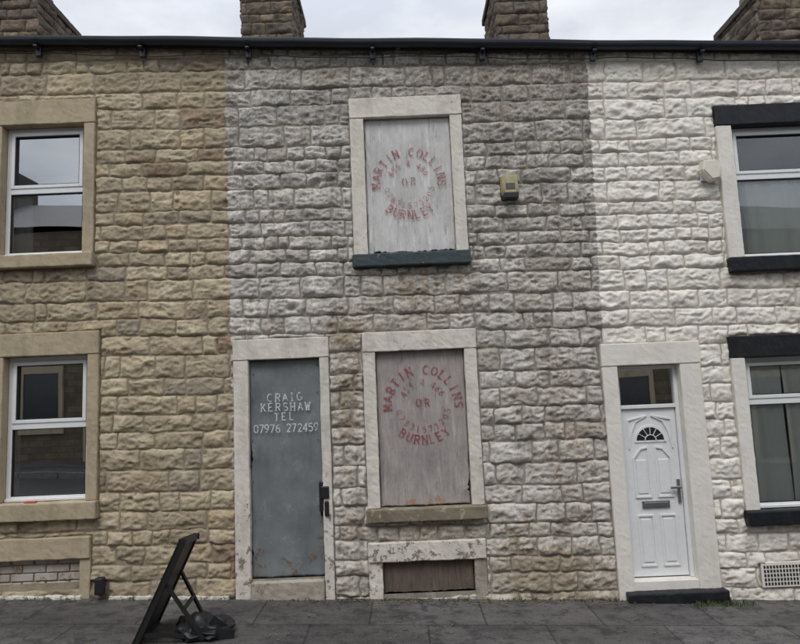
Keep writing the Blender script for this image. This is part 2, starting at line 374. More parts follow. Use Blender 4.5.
# ---------------------------------------------------------------- surrounds
def surround(par,o,R,mat,lint=True,sill=True,jl=True,jr=True,msill=None,mlint=None,y0=-.03,rough=.006,depth=.14,sillout=.05):
    ox0,ox1,oz0,oz1=o; x0,x1,z0,z1=R
    if lint: box('lintel',x0,x1,y0-.006,depth,oz1,z1,mlint or mat,par,.008,rough)
    zb=oz0 if sill else z0
    if jl: box('jamb_stone',x0+.003,ox0,y0,depth,zb+.001,oz1-.001,mat,par,.008,rough)
    if jr: box('jamb_stone',ox1,x1-.003,y0,depth,zb+.001,oz1-.001,mat,par,.008,rough)
    if sill: box('window_sill',x0-.01,x1+.01,y0-sillout,depth+.02,z0,oz0-.001,msill or mat,par,.01,rough)
def rbox(bm,x0,x1,y0,y1,z0,z1,b=.004): addbox(bm,x0,x1,y0,y1,z0,z1,b)
def window(par,x0,x1,z0,z1,zt,curt=None,y=.065,gm='glass'):
    bm=bmesh.new(); w=.048
    rbox(bm,x0+.002,x0+w,y,y+.06,z0+.002,z1-.002); rbox(bm,x1-w,x1-.002,y,y+.06,z0+.002,z1-.002)
    rbox(bm,x0+w,x1-w,y+.001,y+.06,z0+.002,z0+w); rbox(bm,x0+w,x1-w,y+.001,y+.06,z1-w,z1-.002)
    rbox(bm,x0+w,x1-w,y-.003,y+.06,zt-.028,zt+.028)
    s=.034; a,b_,c,d=x0+w,x1-w,zt+.028,z1-w
    rbox(bm,a,a+s,y-.012,y+.04,c,d); rbox(bm,b_-s,b_,y-.012,y+.04,c,d); rbox(bm,a+s,b_-s,y-.011,y+.04,c,c+s); rbox(bm,a+s,b_-s,y-.011,y+.04,d-s,d)
    rbox(bm,x0+.004,x1-.004,y-.025,y-.001,z0+.004,z0+.03)
    bmobj('window_frame',bm,M['upvc'],par)
    bm=bmesh.new(); t_=.006
    for (p,q_,r,t) in ((x0+w,x1-w,z0+w,zt-.028),(a+s,b_-s,c+s,d-s)):   # black glazing gaskets
        yy=y+.004 if (p,r)==(x0+w,z0+w) else y-.006
        for g_ in ((p,p+t_,r,t),(q_-t_,q_,r,t),(p+t_,q_-t_,r,r+t_),(p+t_,q_-t_,t-t_,t)): addbox(bm,g_[0]-.001,g_[1]+.001,yy,y+.03,g_[2]-.001,g_[3]+.001)
    bmobj('glazing_gasket',bm,M['seal'],par)
    bm=bmesh.new()
    for (p,q_,r,t) in ((x0+w,x1-w,z0+w,zt-.028),(a+s,b_-s,c+s,d-s)):
        yy=y+.022
        bm.faces.new([bm.verts.new(v) for v in ((p-.004,yy,r-.004),(q_+.004,yy,r-.004),(q_+.004,yy,t+.004),(p-.004,yy,t+.004))])
    bmobj('window_pane',bm,M[gm],par)
    if curt:
        for (cx0,cx1,cz0,cz1,mt) in curt:
            n=int((cx1-cx0)/.008); bm=bmesh.new(); rows=[]
            for j in range(9):
                tz=j/8; z=cz0+(cz1-cz0)*tz
                rows.append([bm.verts.new((cx0+(cx1-cx0)*i/n+.012*math.sin(tz*3+i*.05),y+.066+.013*math.sin(i*.42+1.2*math.sin(i*.09))*(1-.4*tz)+.008*math.sin(i*.17+tz*2),z)) for i in range(n+1)])
            for j in range(8):
                for i in range(n): bm.faces.new((rows[j][i],rows[j][i+1],rows[j+1][i+1],rows[j+1][i]))
            bmobj('curtain',bm,M[mt],par,True)
H=houses
# left house
surround(H[1],OPEN[0],RECT[0],M['s_tan']); window(H[1],*OPEN[0],4.10,[(-3.84,-3.62,3.45,4.05,'drape')])
surround(H[1],OPEN[1],RECT[1],M['s_tan']); window(H[1],*OPEN[1],1.79,[(-3.77,-3.70,1.1,2.4,'drape')])
box('cellar_lintel',-3.92,-2.93,-.04,.14,.575,.77,M['s_tan'],H[1],.01,.008)
box('cellar_jamb',-3.92,-3.80,-.02,.14,.20,.574,M['s_tan'],H[1],.01,.006); box('cellar_jamb',-3.03,-2.93,-.02,.14,.15,.574,M['s_tan'],H[1],.01,.006)
bm=bmesh.new(); z=.30
for r in range(4):
    x=-3.80+(-.11 if r%2 else 0)
    while x<-3.03:
        a,b_=max(x,-3.80),min(x+.215,-3.03)
        if b_-a>.03: addbox(bm,a+.004,b_-.004,.03+random.uniform(-.004,.004),.1,z+.004,z+.068+random.uniform(-.003,.002),.006)
        x+=.22
    z+=.074
bmobj('brick_infill',bm,trim_paint('painted_brick_infill',(.50,.46,.41),(.25,.20,.16),.8,(.28,.17,.11),.56,rough=.9),H[1])
box('infill_mortar',-3.80,-3.03,.045,.12,.15,.60,M['m_tan'],H[1],0)
# middle house
surround(H[2],(-1.455,-.78,.26,2.325),(-1.60,-.69,.05,2.52),M['s_white'],sill=False,depth=.16)
box('doorstep',-1.45,-.785,-.05,.2,.08,.30,M['step'],H[2],.01,.008)
surround(H[2],(-.28,.575,3.295,4.675),RECT[5],M['s_white'],msill=M['navy'])
surround(H[2],(-.25,.595,.905,2.355),RECT[6],M['s_white'],msill=M['moss'],rough=.008)
box('cellar_lintel',-.38,.70,-.035,.14,.427,.60,M['s_white'],H[2],.01,.008)
box('cellar_jamb',-.38,-.252,-.012,.14,.02,.426,M['s_white'],H[2],.01,.010); box('cellar_jamb',.589,.70,-.012,.14,-.02,.426,M['step'],H[2],.01,.010)
# right house
surround(H[3],(2.03,2.62,.13,2.125),(1.885,2.82,-.05,2.335),M['s_cream'],sill=False,rough=.004,depth=.2)
surround(H[3],OPEN[9],RECT[9],M['s_cream'],msill=M['black'],mlint=M['black'],rough=.004)
surround(H[3],OPEN[10],RECT[10],M['s_cream'],msill=M['black'],mlint=M['black'],rough=.004)
window(H[3],*OPEN[9],3.94,[(3.36,3.47,3.13,4.43,'drape'),(3.44,4.35,3.13,3.90,'net'),(4.15,4.35,3.9,4.43,'net')],gm='glass_clear')
window(H[3],*OPEN[10],1.735,[(3.26,3.66,.78,2.15,'net'),(3.665,4.26,.78,2.15,'net')],gm='glass_clear')
box('doorstep',1.94,2.84,-.12,.12,-.10,.085,M['black'],H[3],.012,.008)
box('threshold',2.03,2.62,-.02,.14,.080,.163,M['s_cream'],H[3],.004,.002)
for hi,oi,ri in ((0,11,12),(0,12,13),(4,14,15),(4,15,16)):
    surround(H[hi],OPEN[oi],RECT[ri],M['s_tan']); window(H[hi],*OPEN[oi],OPEN[oi][2]+.65*(OPEN[oi][3]-OPEN[oi][2]))

# ---------------------------------------------------------------- uPVC doors
def updoor(par,x0,x1,z0,z1,zt0,zt1):
    y=.07; bm=bmesh.new(); f=.035
    rbox(bm,x0,x0+f,y-.01,y+.06,z0,zt1); rbox(bm,x1-f,x1,y-.01,y+.06,z0,zt1)
    rbox(bm,x0+f,x1-f,y-.009,y+.06,zt1-f,zt1); rbox(bm,x0+f,x1-f,y-.009,y+.06,z1,zt0+.01)
    bmobj('door_frame',bm,M['upvc'],par)
    bm=bmesh.new(); p=[(x0+f,y+.02,zt0+.01),(x1-f,y+.02,zt0+.01),(x1-f,y+.02,zt1-f),(x0+f,y+.02,zt1-f)]
    bm.faces.new([bm.verts.new(v) for v in p]); bmobj('transom_pane',bm,M['glass'],par)
    a,b_=x0+f+.004,x1-f-.004; L=b_-a; cx=(a+b_)/2; hh=z1-z0
    bm=bmesh.new(); rbox(bm,a,b_,y+.015,y+.055,z0+.01,z1-.004,.003)
    def mould(pts,r=.007):
        n=len(pts)
        for i in range(n):
            p=Vector((pts[i][0],0,pts[i][1])); q_=Vector((pts[(i+1)%n][0],0,pts[(i+1)%n][1])); d=q_-p
            if d.length<1e-5: continue
            c=(p+q_)/2; rot=math.atan2(d.z,d.x)
            r0=bmesh.ops.create_cube(bm,size=1)['verts']
            for v in r0:
                l=Vector((v.co.x*(d.length+r*1.2),v.co.y*.02,v.co.z*r*2))
                v.co=Vector((c.x+l.x*math.cos(rot)-l.z*math.sin(rot),y+.012+l.y+.0004*i,c.z+l.x*math.sin(rot)+l.z*math.cos(rot)))
    def rect(u0,u1,v0,v1): return [(u0,v0),(u1,v0),(u1,v1),(u0,v1)]
    R=.275*L; zc=z0+.80*hh
    arch=[(cx+R*math.cos(t*math.pi/14),zc+R*math.sin(t*math.pi/14)) for t in range(15)]
    mould(arch,.009)
    for s in (-1,1):
        u0,u1=(a+.16*L,cx-.035) if s<0 else (cx+.035,b_-.16*L)
        uo,ui=(u0,u1) if s<0 else (u1,u0)
        pts=[(uo,z0+.47*hh),(ui,z0+.47*hh),(ui,z0+.765*hh),(ui+(uo-ui)*.5,z0+.755*hh),(uo+(ui-uo)*.15,z0+.715*hh),(uo,z0+.70*hh)]
        mould(pts)
        i0,i1=u0+.022,u1-.022
        rbox(bm,i0,i1,y+.006,y+.02,z0+.49*hh,z0+.69*hh,.005)
        mould(rect(u0,u1,z0+.07*hh,z0+.36*hh)); rbox(bm,i0,i1,y+.006,y+.02,z0+.09*hh,z0+.34*hh,.005)
        mould([(cx+s*.40*L,z0+.76*hh),(cx+s*.40*L,z0+.93*hh),(cx+s*.05*L,z0+.955*hh),(cx+s*.25*L,z0+.92*hh),(cx+s*.335*L,z0+.86*hh)],.005)
    bmobj('door_leaf',bm,M['upvc'],par)
    bm=bmesh.new(); Rg=R-.012
    vs=[bm.verts.new((cx,y+.008,zc+.01))]+[bm.verts.new((cx+Rg*math.cos(t*math.pi/18),y+.008,zc+.01+(Rg-.004)*math.sin(t*math.pi/18))) for t in range(19)]
    for i in range(1,19): bm.faces.new((vs[0],vs[i],vs[i+1]))
    bmobj('fanlight_glass',bm,flat('leaded_glass',(.03,.035,.04),.08),par)
    bm=bmesh.new()
    for k in range(1,6):
        t=k*math.pi/6
        r0=bmesh.ops.create_cube(bm,size=1)['verts']
        for v in r0:
            l=Vector((v.co.x*Rg*.62,v.co.y*.006,v.co.z*.005)); rr=Rg*.68
            v.co=Vector((cx+math.cos(t)*(rr+l.x)-math.sin(t)*l.z,y+.002+l.y,zc+.01+math.sin(t)*(rr+l.x)+math.cos(t)*l.z))
    n=10
    for k in range(n):
        t=(k+.5)*math.pi/n; rr=Rg*.40
        r0=bmesh.ops.create_cube(bm,size=1)['verts']
        for v in r0:
            l=Vector((v.co.z*.007,v.co.y*.007,v.co.x*rr*math.pi/n*1.05))
            v.co=Vector((cx+math.cos(t)*(rr+l.x)-math.sin(t)*l.z,y+.001+l.y+k*.0002,zc+.01+math.sin(t)*(rr+l.x)+math.cos(t)*l.z))
    bmobj('fanlight_bars',bm,M['upvc'],par)
    bm=bmesh.new(); rbox(bm,cx-.13,cx+.13,y-.002,y+.012,z0+.405*hh,z0+.447*hh,.004); rbox(bm,cx-.11,cx+.11,y-.008,y-.001,z0+.412*hh,z0+.438*hh,.003)
    bmobj('letterbox',bm,M['chrome'],par)
    bm=bmesh.new(); rbox(bm,b_-.045,b_-.015,y-.004,y+.016,z0+.43*hh,z0+.57*hh,.004); rbox(bm,b_-.12,b_-.02,y-.04,y-.02,z0+.515*hh,z0+.53*hh,.005); rbox(bm,b_-.037,b_-.023,y-.03,y,z0+.515*hh,z0+.53*hh,.003)
    bmobj('door_handle',bm,M['chrome'],par)
updoor(H[3],2.03,2.62,.165,1.715,1.74,2.12)
surround(H[1],OPEN[3],RECT[3],M['s_tan'],sill=False); updoor(H[1],-5.10,-4.35,.27,1.95,1.98,2.4)
surround(H[0],OPEN[13],RECT[14],M['s_tan'],sill=False); updoor(H[0],-8.7,-8.0,.3,2.05,2.08,2.5)
surround(H[4],OPEN[16],RECT[17],M['s_tan'],sill=False); updoor(H[4],5.85,6.5,-.1,1.6,1.63,2.0)

# ---------------------------------------------------------------- boards and sheet door
def sheet(name,x0,x1,y,z0,z1,mat,par,amp=.006,ragb=0,ragt=0,thick=.012,rs=0,tears=()):
    bm=bmesh.new(); nx,nz=60,110; rows=[]
    for j in range(nz+1):
        r=[]
        for i in range(nx+1):
            u=i/nx; v=j/nz; x=x0+(x1-x0)*u
            zb=z0+ragb*(mnoise.noise((x*9,3,0))+.6*mnoise.noise((x*31,7,0))); zt=z1-ragt*abs(mnoise.noise((x*7,9,0)))
            z=zb+(zt-zb)*v
            yy=y-amp*(mnoise.noise((x*2.3,z*1.7,rs+y*9))+.4*mnoise.noise((x*8,z*5,2)))-(.35*ragb*max(0,1-v*14)*mnoise.noise((x*12,1,5)))
            edge=max(0,1-u*12)-max(0,1-(1-u)*12)
            x+=rs*edge*(.3+abs(mnoise.noise((z*5,1 if u<.5 else 5,1)))*1.3)
            for (tz,tw,td,side) in tears:     # bent and torn edge
                k=math.exp(-((z-tz)/tw)**2)*(max(0,1-u*9) if side<0 else max(0,1-(1-u)*9))
                x+=-side*td*k*(.6+.8*mnoise.noise((z*40,0,0))); yy-=td*.5*k
            r.append(bm.verts.new((x,yy,z)))
        rows.append(r)
    for j in range(nz):
        for i in range(nx): bm.faces.new((rows[j][i],rows[j][i+1],rows[j+1][i+1],rows[j+1][i]))
    o=bmobj(name,bm,mat,par,True)
    m=o.modifiers.new('thick','SOLIDIFY'); m.thickness=thick; m.offset=-1
    return o
sheet('window_board',-.277,.573,.022,3.318,4.67,M['ply_up'],H[2],.008,.028,.012,.010,.006)
sheet('window_board',-.247,.591,.026,.915,2.352,M['ply_low'],H[2],.005,.008,.006,.014,.006,((1.05,.06,.03,1),))
box('board_void',-.28,.575,.08,.12,3.30,4.675,M['ply_cel'],H[2],0)
box('board_void',-.25,.595,.08,.12,.905,2.355,M['ply_cel'],H[2],0)
sheet('cellar_board',-.25,.585,.035,.145,.42,M['ply_cel'],H[2],.006,.01,.004,.02,.006)
sheet('steel_security_sheet',-1.454,-.783,.03,.325,2.320,M['sheet'],H[2],.016,.010,.006,.004,.004,((1.42,.09,.035,-1),(.55,.05,.02,-1),(.95,.12,.04,1)))
box('door_void',-1.455,-.78,.09,.12,.26,2.325,M['seal'],H[2],0)
bm=bmesh.new()
for z in (.45,.8,1.2,1.6,2.0,2.25):
    for x in (-1.425,-.81):
        r=bmesh.ops.create_uvsphere(bm,u_segments=8,v_segments=5,radius=.005)
        dxx,dzz=random.uniform(-.01,.01),random.uniform(-.06,.06)
        for v in r['verts']: v.co+=Vector((x+dxx,.018,z+dzz))
bmobj('sheet_fixings',bm,M['metal_dark'],H[2])
bm=bmesh.new(); addbox(bm,-.80,-.72,-.045,-.02,1.02,1.13,.008); addbox(bm,-.815,-.765,-.03,.02,.90,1.17,.006); addbox(bm,-.765,-.725,-.05,-.03,.86,1.0,.012)
bmobj('padlock_hasp',bm,M['rubber'],H[2])

# ---------------------------------------------------------------- stencil lettering
def arc(cx,cy,rx,ry,a0,a1,n=9): return [(cx+rx*math.cos(math.radians(a0+(a1-a0)*i/n)),cy+ry*math.sin(math.radians(a0+(a1-a0)*i/n))) for i in range(n+1)]
GL={'A':[[(0,0),(.5,1)],[(.5,1),(1,0)],[(.25,.36),(.75,.36)]],'C':[arc(.55,.5,.55,.5,55,305)],'E':[[(.1,0),(.1,1)],[(.1,1),(.9,1)],[(.1,.5),(.7,.5)],[(.1,0),(.9,0)]],
'G':[arc(.55,.5,.55,.5,55,310),[(.6,.42),(1,.42),(1,.08)]],'H':[[(.1,0),(.1,1)],[(.9,0),(.9,1)],[(.1,.5),(.9,.5)]],'I':[[(.5,0),(.5,1)]],
'K':[[(.1,0),(.1,1)],[(.9,1),(.2,.45)],[(.35,.6),(.95,0)]],'L':[[(.1,0),(.1,1)],[(.1,0),(.9,0)]],'R':[[(.1,0),(.1,1)],[(.1,1),(.55,1)]+arc(.55,.75,.35,.25,80,-80,5)+[(.2,.5)],[(.5,.48),(.95,0)]],
'S':[arc(.5,.75,.42,.25,30,270,7)+arc(.5,.25,.42,.25,90,-150,7)],'T':[[(.5,0),(.5,1)],[(0,1),(1,1)]],'W':[[(0,1),(.25,0)],[(.25,0),(.5,.9)],[(.5,.9),(.75,0)],[(.75,0),(1,1)]],
'M':[[(.05,0),(.05,1)],[(.05,1),(.5,.25)],[(.5,.25),(.95,1)],[(.95,1),(.95,0)]],'N':[[(.08,0),(.08,1)],[(.08,1),(.92,0)],[(.92,0),(.92,1)]],'O':[arc(.5,.5,.5,.5,100,260),arc(.5,.5,.5,.5,-80,80)],
'B':[[(.1,0),(.1,1)],[(.1,1),(.5,1)]+arc(.5,.76,.33,.24,80,-80,5)+[(.2,.52)],[(.5,.5)]+arc(.5,.25,.4,.25,80,-80,5)+[(.1,0)]],'U':[[(.1,1),(.1,.35)],arc(.5,.35,.4,.35,185,355),[(.9,.35),(.9,1)]],
'Y':[[(0,1),(.5,.5)],[(1,1),(.5,.5)],[(.5,.5),(.5,0)]],'0':[arc(.5,.5,.42,.5,100,260),arc(.5,.5,.42,.5,-80,80)],'1':[[(.25,.8),(.5,1),(.5,0)]],'2':[arc(.5,.72,.4,.28,160,-20)+[(.1,0)],[(.1,0),(.95,0)]],
'3':[arc(.5,.75,.38,.25,150,-80,6),arc(.5,.26,.4,.26,80,-150,6)],'4':[[(.75,0),(.75,1)],[(.75,1),(.05,.3)],[(.05,.3),(1,.3)]],'5':[[(.85,1),(.2,1),(.15,.55)],arc(.48,.32,.4,.32,120,-150,8)],
'6':[arc(.5,.3,.4,.3,0,350,9),[(.1,.3),(.3,.8),(.75,1)]],'7':[[(.05,1),(.95,1)],[(.95,1),(.35,0)]],'8':[arc(.5,.75,.35,.24,0,350,8),arc(.5,.26,.42,.26,0,350,8)],'9':[arc(.5,.7,.4,.3,0,350,9),[(.9,.7),(.7,.2),(.25,0)]]}
def glyph(bm,ch,cx,cz,h,ang,y,th=.15,w=.66,cnt=[0]):
    if ch not in GL: return
    ang+=random.uniform(-.05,.05); cx+=random.uniform(-.003,.003); cz+=random.uniform(-.003,.003)
    ca,sa=math.cos(ang),math.sin(ang)
    def seg(p,q_,t):
        p=((p[0]-.5)*w*h,(p[1]-.5)*h); q_=((q_[0]-.5)*w*h,(q_[1]-.5)*h); dx,dz=q_[0]-p[0],q_[1]-p[1]; L=math.hypot(dx,dz) or 1e-6
        nx,nz=-dz/L*t/2,dx/L*t/2; cnt[0]=(cnt[0]+1)%37; yy=y-cnt[0]*.00006
        co=[(p[0]+nx,p[1]+nz),(p[0]-nx,p[1]-nz),(q_[0]-nx,q_[1]-nz),(q_[0]+nx,q_[1]+nz)]
        bm.faces.new([bm.verts.new((cx+a*ca-b_*sa,yy,cz+a*sa+b_*ca)) for a,b_ in co])
    for pl in GL[ch]:
        for p,q_ in zip(pl,pl[1:]): seg(p,q_,th*h)
        for e,o_ in ((pl[0],pl[1]),(pl[-1],pl[-2])):
            if e[1] in (0,1) and abs(e[0]-o_[0])<.3 and abs(e[1]-o_[1])>.2: seg((e[0]-.24,e[1]),(e[0]+.24,e[1]),th*h*.6)
def line(bm,t,cx,cz,h,width,y,th=.14):
    n=len(t); 
    for i,ch in enumerate(t): glyph(bm,ch,cx+(i-(n-1)/2)*width/max(1,n-1)*.93,cz,h,0,y,th,.62)
bm=bmesh.new()
line(bm,'CRAIG',-1.12,1.965,.072,.30,.008); line(bm,'KERSHAW',-1.115,1.872,.072,.45,.008); line(bm,'TEL',-1.13,1.782,.066,.15,.008); line(bm,'07976 272459',-1.115,1.675,.072,.61,.008)
bmobj('stencil_lettering',bm,M['ink_w'],H[2])
def ring(cx,cz,r,y):
    bm=bmesh.new()
    def arcs(t,R,a0,a1,h,flip=False,th=.16):
        n=len(t)
        for i,ch in enumerate(t):
            a=math.radians(a0+(a1-a0)*i/(n-1)); glyph(bm,ch,cx+R*math.cos(a),cz+R*math.sin(a),h,a-math.pi/2 if not flip else a+math.pi/2,y,th,.66)
    arcs('MARTIN COLLINS',r,182,-2,.078); arcs('BURNLEY',r*.98,232,308,.078,True)
    arcs('455 4 486',r*.62,150,30,.054,th=.13); arcs('07831573205',r*.70,195,345,.054,True,th=.13)
    line(bm,'OR',cx,cz+.02,.070,.085,y,.16)
    bmobj('stencil_lettering',bm,M['ink_r'],H[2])
ring(.185,1.84,.335,.0185); ring(.145,4.00,.325,.0095)

# ---------------------------------------------------------------- gutter
gut=empty('roof_gutter'); GZ=5.432
bm=bmesh.new()
prof=[(-.145,.004),(-.145,-.010)]
for k in range(13):
    a=math.pi+math.pi*k/12; prof.append((-.095+.048*math.cos(a),-.012+.052*math.sin(a)))
prof+=[(-.045,-.01),(-.045,.004),(-.052,.004)]
prof+=[(-.095+.043*math.cos(math.pi+math.pi*k/12),-.008+.047*math.sin(math.pi+math.pi*k/12)) for k in range(12,-1,-1)]
xs=[-9.2+.25*i for i in range(75)]
rows=[[bm.verts.new((x,p[0],GZ-.0525*x+p[1]+.004*math.sin(x*2.1)+.003*math.sin(x*5.3))) for p in prof] for x in xs]
for a,c in zip(rows,rows[1:]):
    for i in range(len(prof)): bm.faces.new((a[i],a[(i+1)%len(prof)],c[(i+1)%len(prof)],c[i]))
bmobj('gutter_channel',bm,M['gutter'],gut,False)
bm=bmesh.new()
for x in (-8.2,-7,-5.9,-4.6,-3.5,-2.46,-1.40,-.16,.93,2.03,3.09,4.2,5.3,6.5,7.6,8.7):
    z=GZ-.0525*x
    for k in range(10):
        a=math.pi+math.pi*k/10; a2=math.pi+math.pi*(k+1)/10
        p=[(-.095+.054*math.cos(t),-.012+.058*math.sin(t)) for t in (a,a2)]
        bm.faces.new([bm.verts.new(c) for c in ((x-.02,p[0][0],z+p[0][1]),(x-.02,p[1][0],z+p[1][1]),(x+.02,p[1][0],z+p[1][1]),(x+.02,p[0][0],z+p[0][1]))])
    addbox(bm,x-.028,x+.028,-.07,-.03,z-.17,z-.03,.008); addbox(bm,x-.02,x+.02,-.13,-.04,z-.10,z-.08,.006)
bmobj('gutter_brackets',bm,M['gutter'],gut)
cu=bpy.data.curves.new('c','CURVE'); cu.dimensions='3D'; cu.bevel_depth=.005; sp=cu.splines.new('POLY'); pts=[]
for i in range(120):
    x=-9+i*.155; pts.append((x,-.055,5.29-.0525*x+.012*math.sin(x*3.1)+.006*math.sin(x*9),1))
sp.points.add(len(pts)-1)
for p,c in zip(sp.points,pts): p.co=c
o=bpy.data.objects.new('clipped_cable',cu); COL.objects.link(o); cu.materials.append(M['rubber']); o.parent=gut

# ---------------------------------------------------------------- chimneys
def chimney(par,cx,zt,w=.74,y0=2.5,y1=3.6):
    e=empty('chimney_stack',par)
    def face(x_lo,x_hi,frm):
        P,F,C=stones([],x_lo,x_hi,6.2,zt-.12,0,cell=.02,hr=(.13,.20),amp=1.2)
        P=np.minimum(P,[1e9,1e9,zt-.10]); Q=frm(P); npmesh('stone_face',Q,F,C,M['soot'],e)
    face(-w/2,w/2,lambda P:np.stack([cx+P[:,0],y0+P[:,1],P[:,2]],1))
    face(-w/2,w/2,lambda P:np.stack([cx-P[:,0],y1-P[:,1],P[:,2]],1))
    d=(y1-y0)/2; ym=(y0+y1)/2
    face(-d,d,lambda P:np.stack([cx+w/2-P[:,1],ym+P[:,0],P[:,2]],1))
    face(-d,d,lambda P:np.stack([cx-w/2+P[:,1],ym-P[:,0],P[:,2]],1))
    box('stack_core',cx-w/2+.012,cx+w/2-.012,y0+.012,y1-.012,5.9,zt-.1,M['m_soot'],e,0)
    box('stack_cap',cx-w/2-.04,cx+w/2+.04,y0-.04,y1+.04,zt-.1,zt,M['soot'],e,.01,.008)
    for yy in (y0+.28,y1-.28):
        bm=bmesh.new(); bmesh.ops.create_cone(bm,cap_ends=False,segments=20,radius1=.13,radius2=.10,depth=.4)
        for v in bm.verts: v.co+=Vector((cx,yy,zt+.2))
        o=bmobj('chimney_pot',bm,M['fascia'],e,True); m=o.modifiers.new('t','SOLIDIFY'); m.thickness=.02
chimney(H[1],-5.42,8.0); chimney(H[1],-1.74,8.05); chimney(H[3],1.95,7.95); chimney(H[3],5.70,7.52)

# ---------------------------------------------------------------- alarm boxes, vent, small fittings
def alarm(name,cx,cz,c,w,h,hex_=False):
    bm=bmesh.new()
    if not hex_: pr=[(-.5,.5),(.5,.5),(.5,-.15),(.32,-.5),(-.32,-.5),(-.5,-.15)]
    else: pr=[(-.40,.5),(.28,.5),(.55,.1),(.38,-.42),(-.05,-.5),(-.5,.0)]
    f=[bm.verts.new((cx+a*w,-.12,cz+b_*h)) for a,b_ in pr]; k=[bm.verts.new((cx+a*w*1.1,-.02,cz+b_*h*1.1)) for a,b_ in pr]
    bm.faces.new(f); bm.faces.new(k[::-1])
    for i in range(6): bm.faces.new((f[i],k[i],k[(i+1)%6],f[(i+1)%6]))
    bmesh.ops.recalc_face_normals(bm,faces=bm.faces)
    bmesh.ops.bevel(bm,geom=bm.edges[:],offset=.012,segments=3,affect='EDGES')
    e=empty(name); bmobj('alarm_cover',bm,c,e)
    s=.55 if not hex_ else .4
    box('alarm_backplate',cx-w*s,cx+w*s,-.03,0,cz-h*s,cz+h*s,M['seal'] if not hex_ else M['upvc'],e,.006); return e
g1=flat('yellowed_plastic',(.50,.45,.24),.5,var=.4)
e=alarm('burglar_alarm_box',1.115,3.895,g1,.15,.22)
box('alarm_base_unit',1.05,1.19,-.128,-.03,3.77,3.83,M['rubber'],e,.008); box('alarm_label',1.07,1.16,-.125,-.119,3.86,3.92,flat('faded_label',(.10,.10,.10),.5),e,.002)
alarm('burglar_alarm_box.001',3.07,3.97,flat('cream_plastic',(.74,.70,.60),.4,var=.1),.18,.20,True)
bm=bmesh.new(); addbox(bm,3.195,3.60,-.02,.0,.065,.285,.004)
bmobj('air_vent_frame',bm,M['s_cream'],H[3])
bm=bmesh.new()
for r in range(5):
    for k in range(13):
        x=3.215+k*.029; z=.085+r*.037; addbox(bm,x,x+.017,-.024,-.019,z,z+.024,0)
bmobj('air_vent_slots',bm,M['seal'],H[3])
bm=bmesh.new(); addbox(bm,-2.86,-2.78,-.09,-.02,.26,.41,.015); bmobj('gas_vent_cowl',bm,M['rubber'],H[1])
for (a,c) in ((-3.9,-3.0),(-2.75,-1.66)):
    o=box('plinth_strip',a,c,-.045,.01,zg((a+c)/2)-.10,zg((a+c)/2)+.025,M['plinth'],H[1],.008,.018)
    for v in o.data.vertices: v.co.z+=-.0425*(v.co.x-(a+c)/2)
bm=bmesh.new(); addbox(bm,-3.54,-3.43,-.05,-.01,1.088,1.108,.006); bmobj('brick_fragment',bm,flat('red_brick',(.45,.13,.06),.8,var=.3),None)

# ---------------------------------------------------------------- swing sign, half collapsed
sg=empty('pavement_sign')
P3=lambda a: Vector(a)
nb=P3((-2.06,-1.06,.195)); nt=P3((-1.73,-1.02,.90)); fbm_=P3((-2.07,-.64,.195)); up=nt-nb; ft=fbm_+up*.93
def bar(bm,p,q_,r=.014,fl=1.0):
    d=q_-p; M_=d.to_track_quat('Z','Y').to_matrix()
    vs=bmesh.ops.create_cube(bm,size=1)['verts']
    for v in vs: v.co=M_@Vector((v.co.x*2*r,v.co.y*2*r*fl,v.co.z*(d.length+r)))+(p+q_)/2
    bmesh.ops.bevel(bm,geom=list({e for v in vs for e in v.link_edges}),offset=r*.35,segments=2,affect='EDGES')
bm=bmesh.new(); n=(up.cross(fbm_-nb)).normalized()
vs=[nb+n*.006,fbm_+n*.006,ft+n*.006,nt+n*.006]; vb=[v-n*.014 for v in vs]
a=[bm.verts.new(v) for v in vs]; b_=[bm.verts.new(v) for v in vb]; bm.faces.new(a); bm.faces.new(b_[::-1])
for i in range(4): bm.faces.new((a[i],b_[i],b_[(i+1)%4],a[(i+1)%4]))
bmobj('sign_panel',bm,M['rubber'],sg)
bm=bmesh.new()
for p,q_ in ((nb,nt),(nt,ft),(ft,fbm_),(fbm_,nb)): bar(bm,p,q_,.018)
bmobj('sign_frame',bm,M['metal_dark'],sg)
bm=bmesh.new()
l1=P3((-1.58,-1.0,.19)); l2=P3((-1.66,-.66,.19)); t1=nb+up*.60; t2=fbm_+(ft-fbm_)*.60
for p,q_ in ((t1,l1),(t2,l2),(l1,l2),(nb+up*.08,l1+P3((-.02,0,.01))),(t1*.5+l1*.5,t2*.5+l2*.5)): bar(bm,p,q_,.010)
bmobj('sign_struts',bm,M['metal_dark'],sg)
bm=bmesh.new(); bmesh.ops.create_icosphere(bm,subdivisions=5,radius=1)
for v in bm.verts:
    c=v.co.copy(); nn=mnoise.noise(c*2.2)*.25+mnoise.noise(c*6)*.10+abs(mnoise.noise(c*11))*.05
    x=c.x*.21*(1+nn); y_=c.y*.20*(1+nn); z=max(-.5,c.z)*.075*(1+nn*2.2)*(1.25-.6*(c.x+.3))
    v.co=Vector((-1.63+x,-.82+y_,.20+max(-.03,z)))
bmobj('ballast_bag',bm,M['rubber'],sg,True)
bm=bmesh.new(); bar(bm,P3((-1.66,-1.0,.24)),P3((-1.38,-.92,.175)),.014,2.2); bar(bm,P3((-1.54,-.9,.28)),P3((-1.44,-.85,.18)),.01,3)
bmobj('sign_foot',bm,M['rubber'],sg)

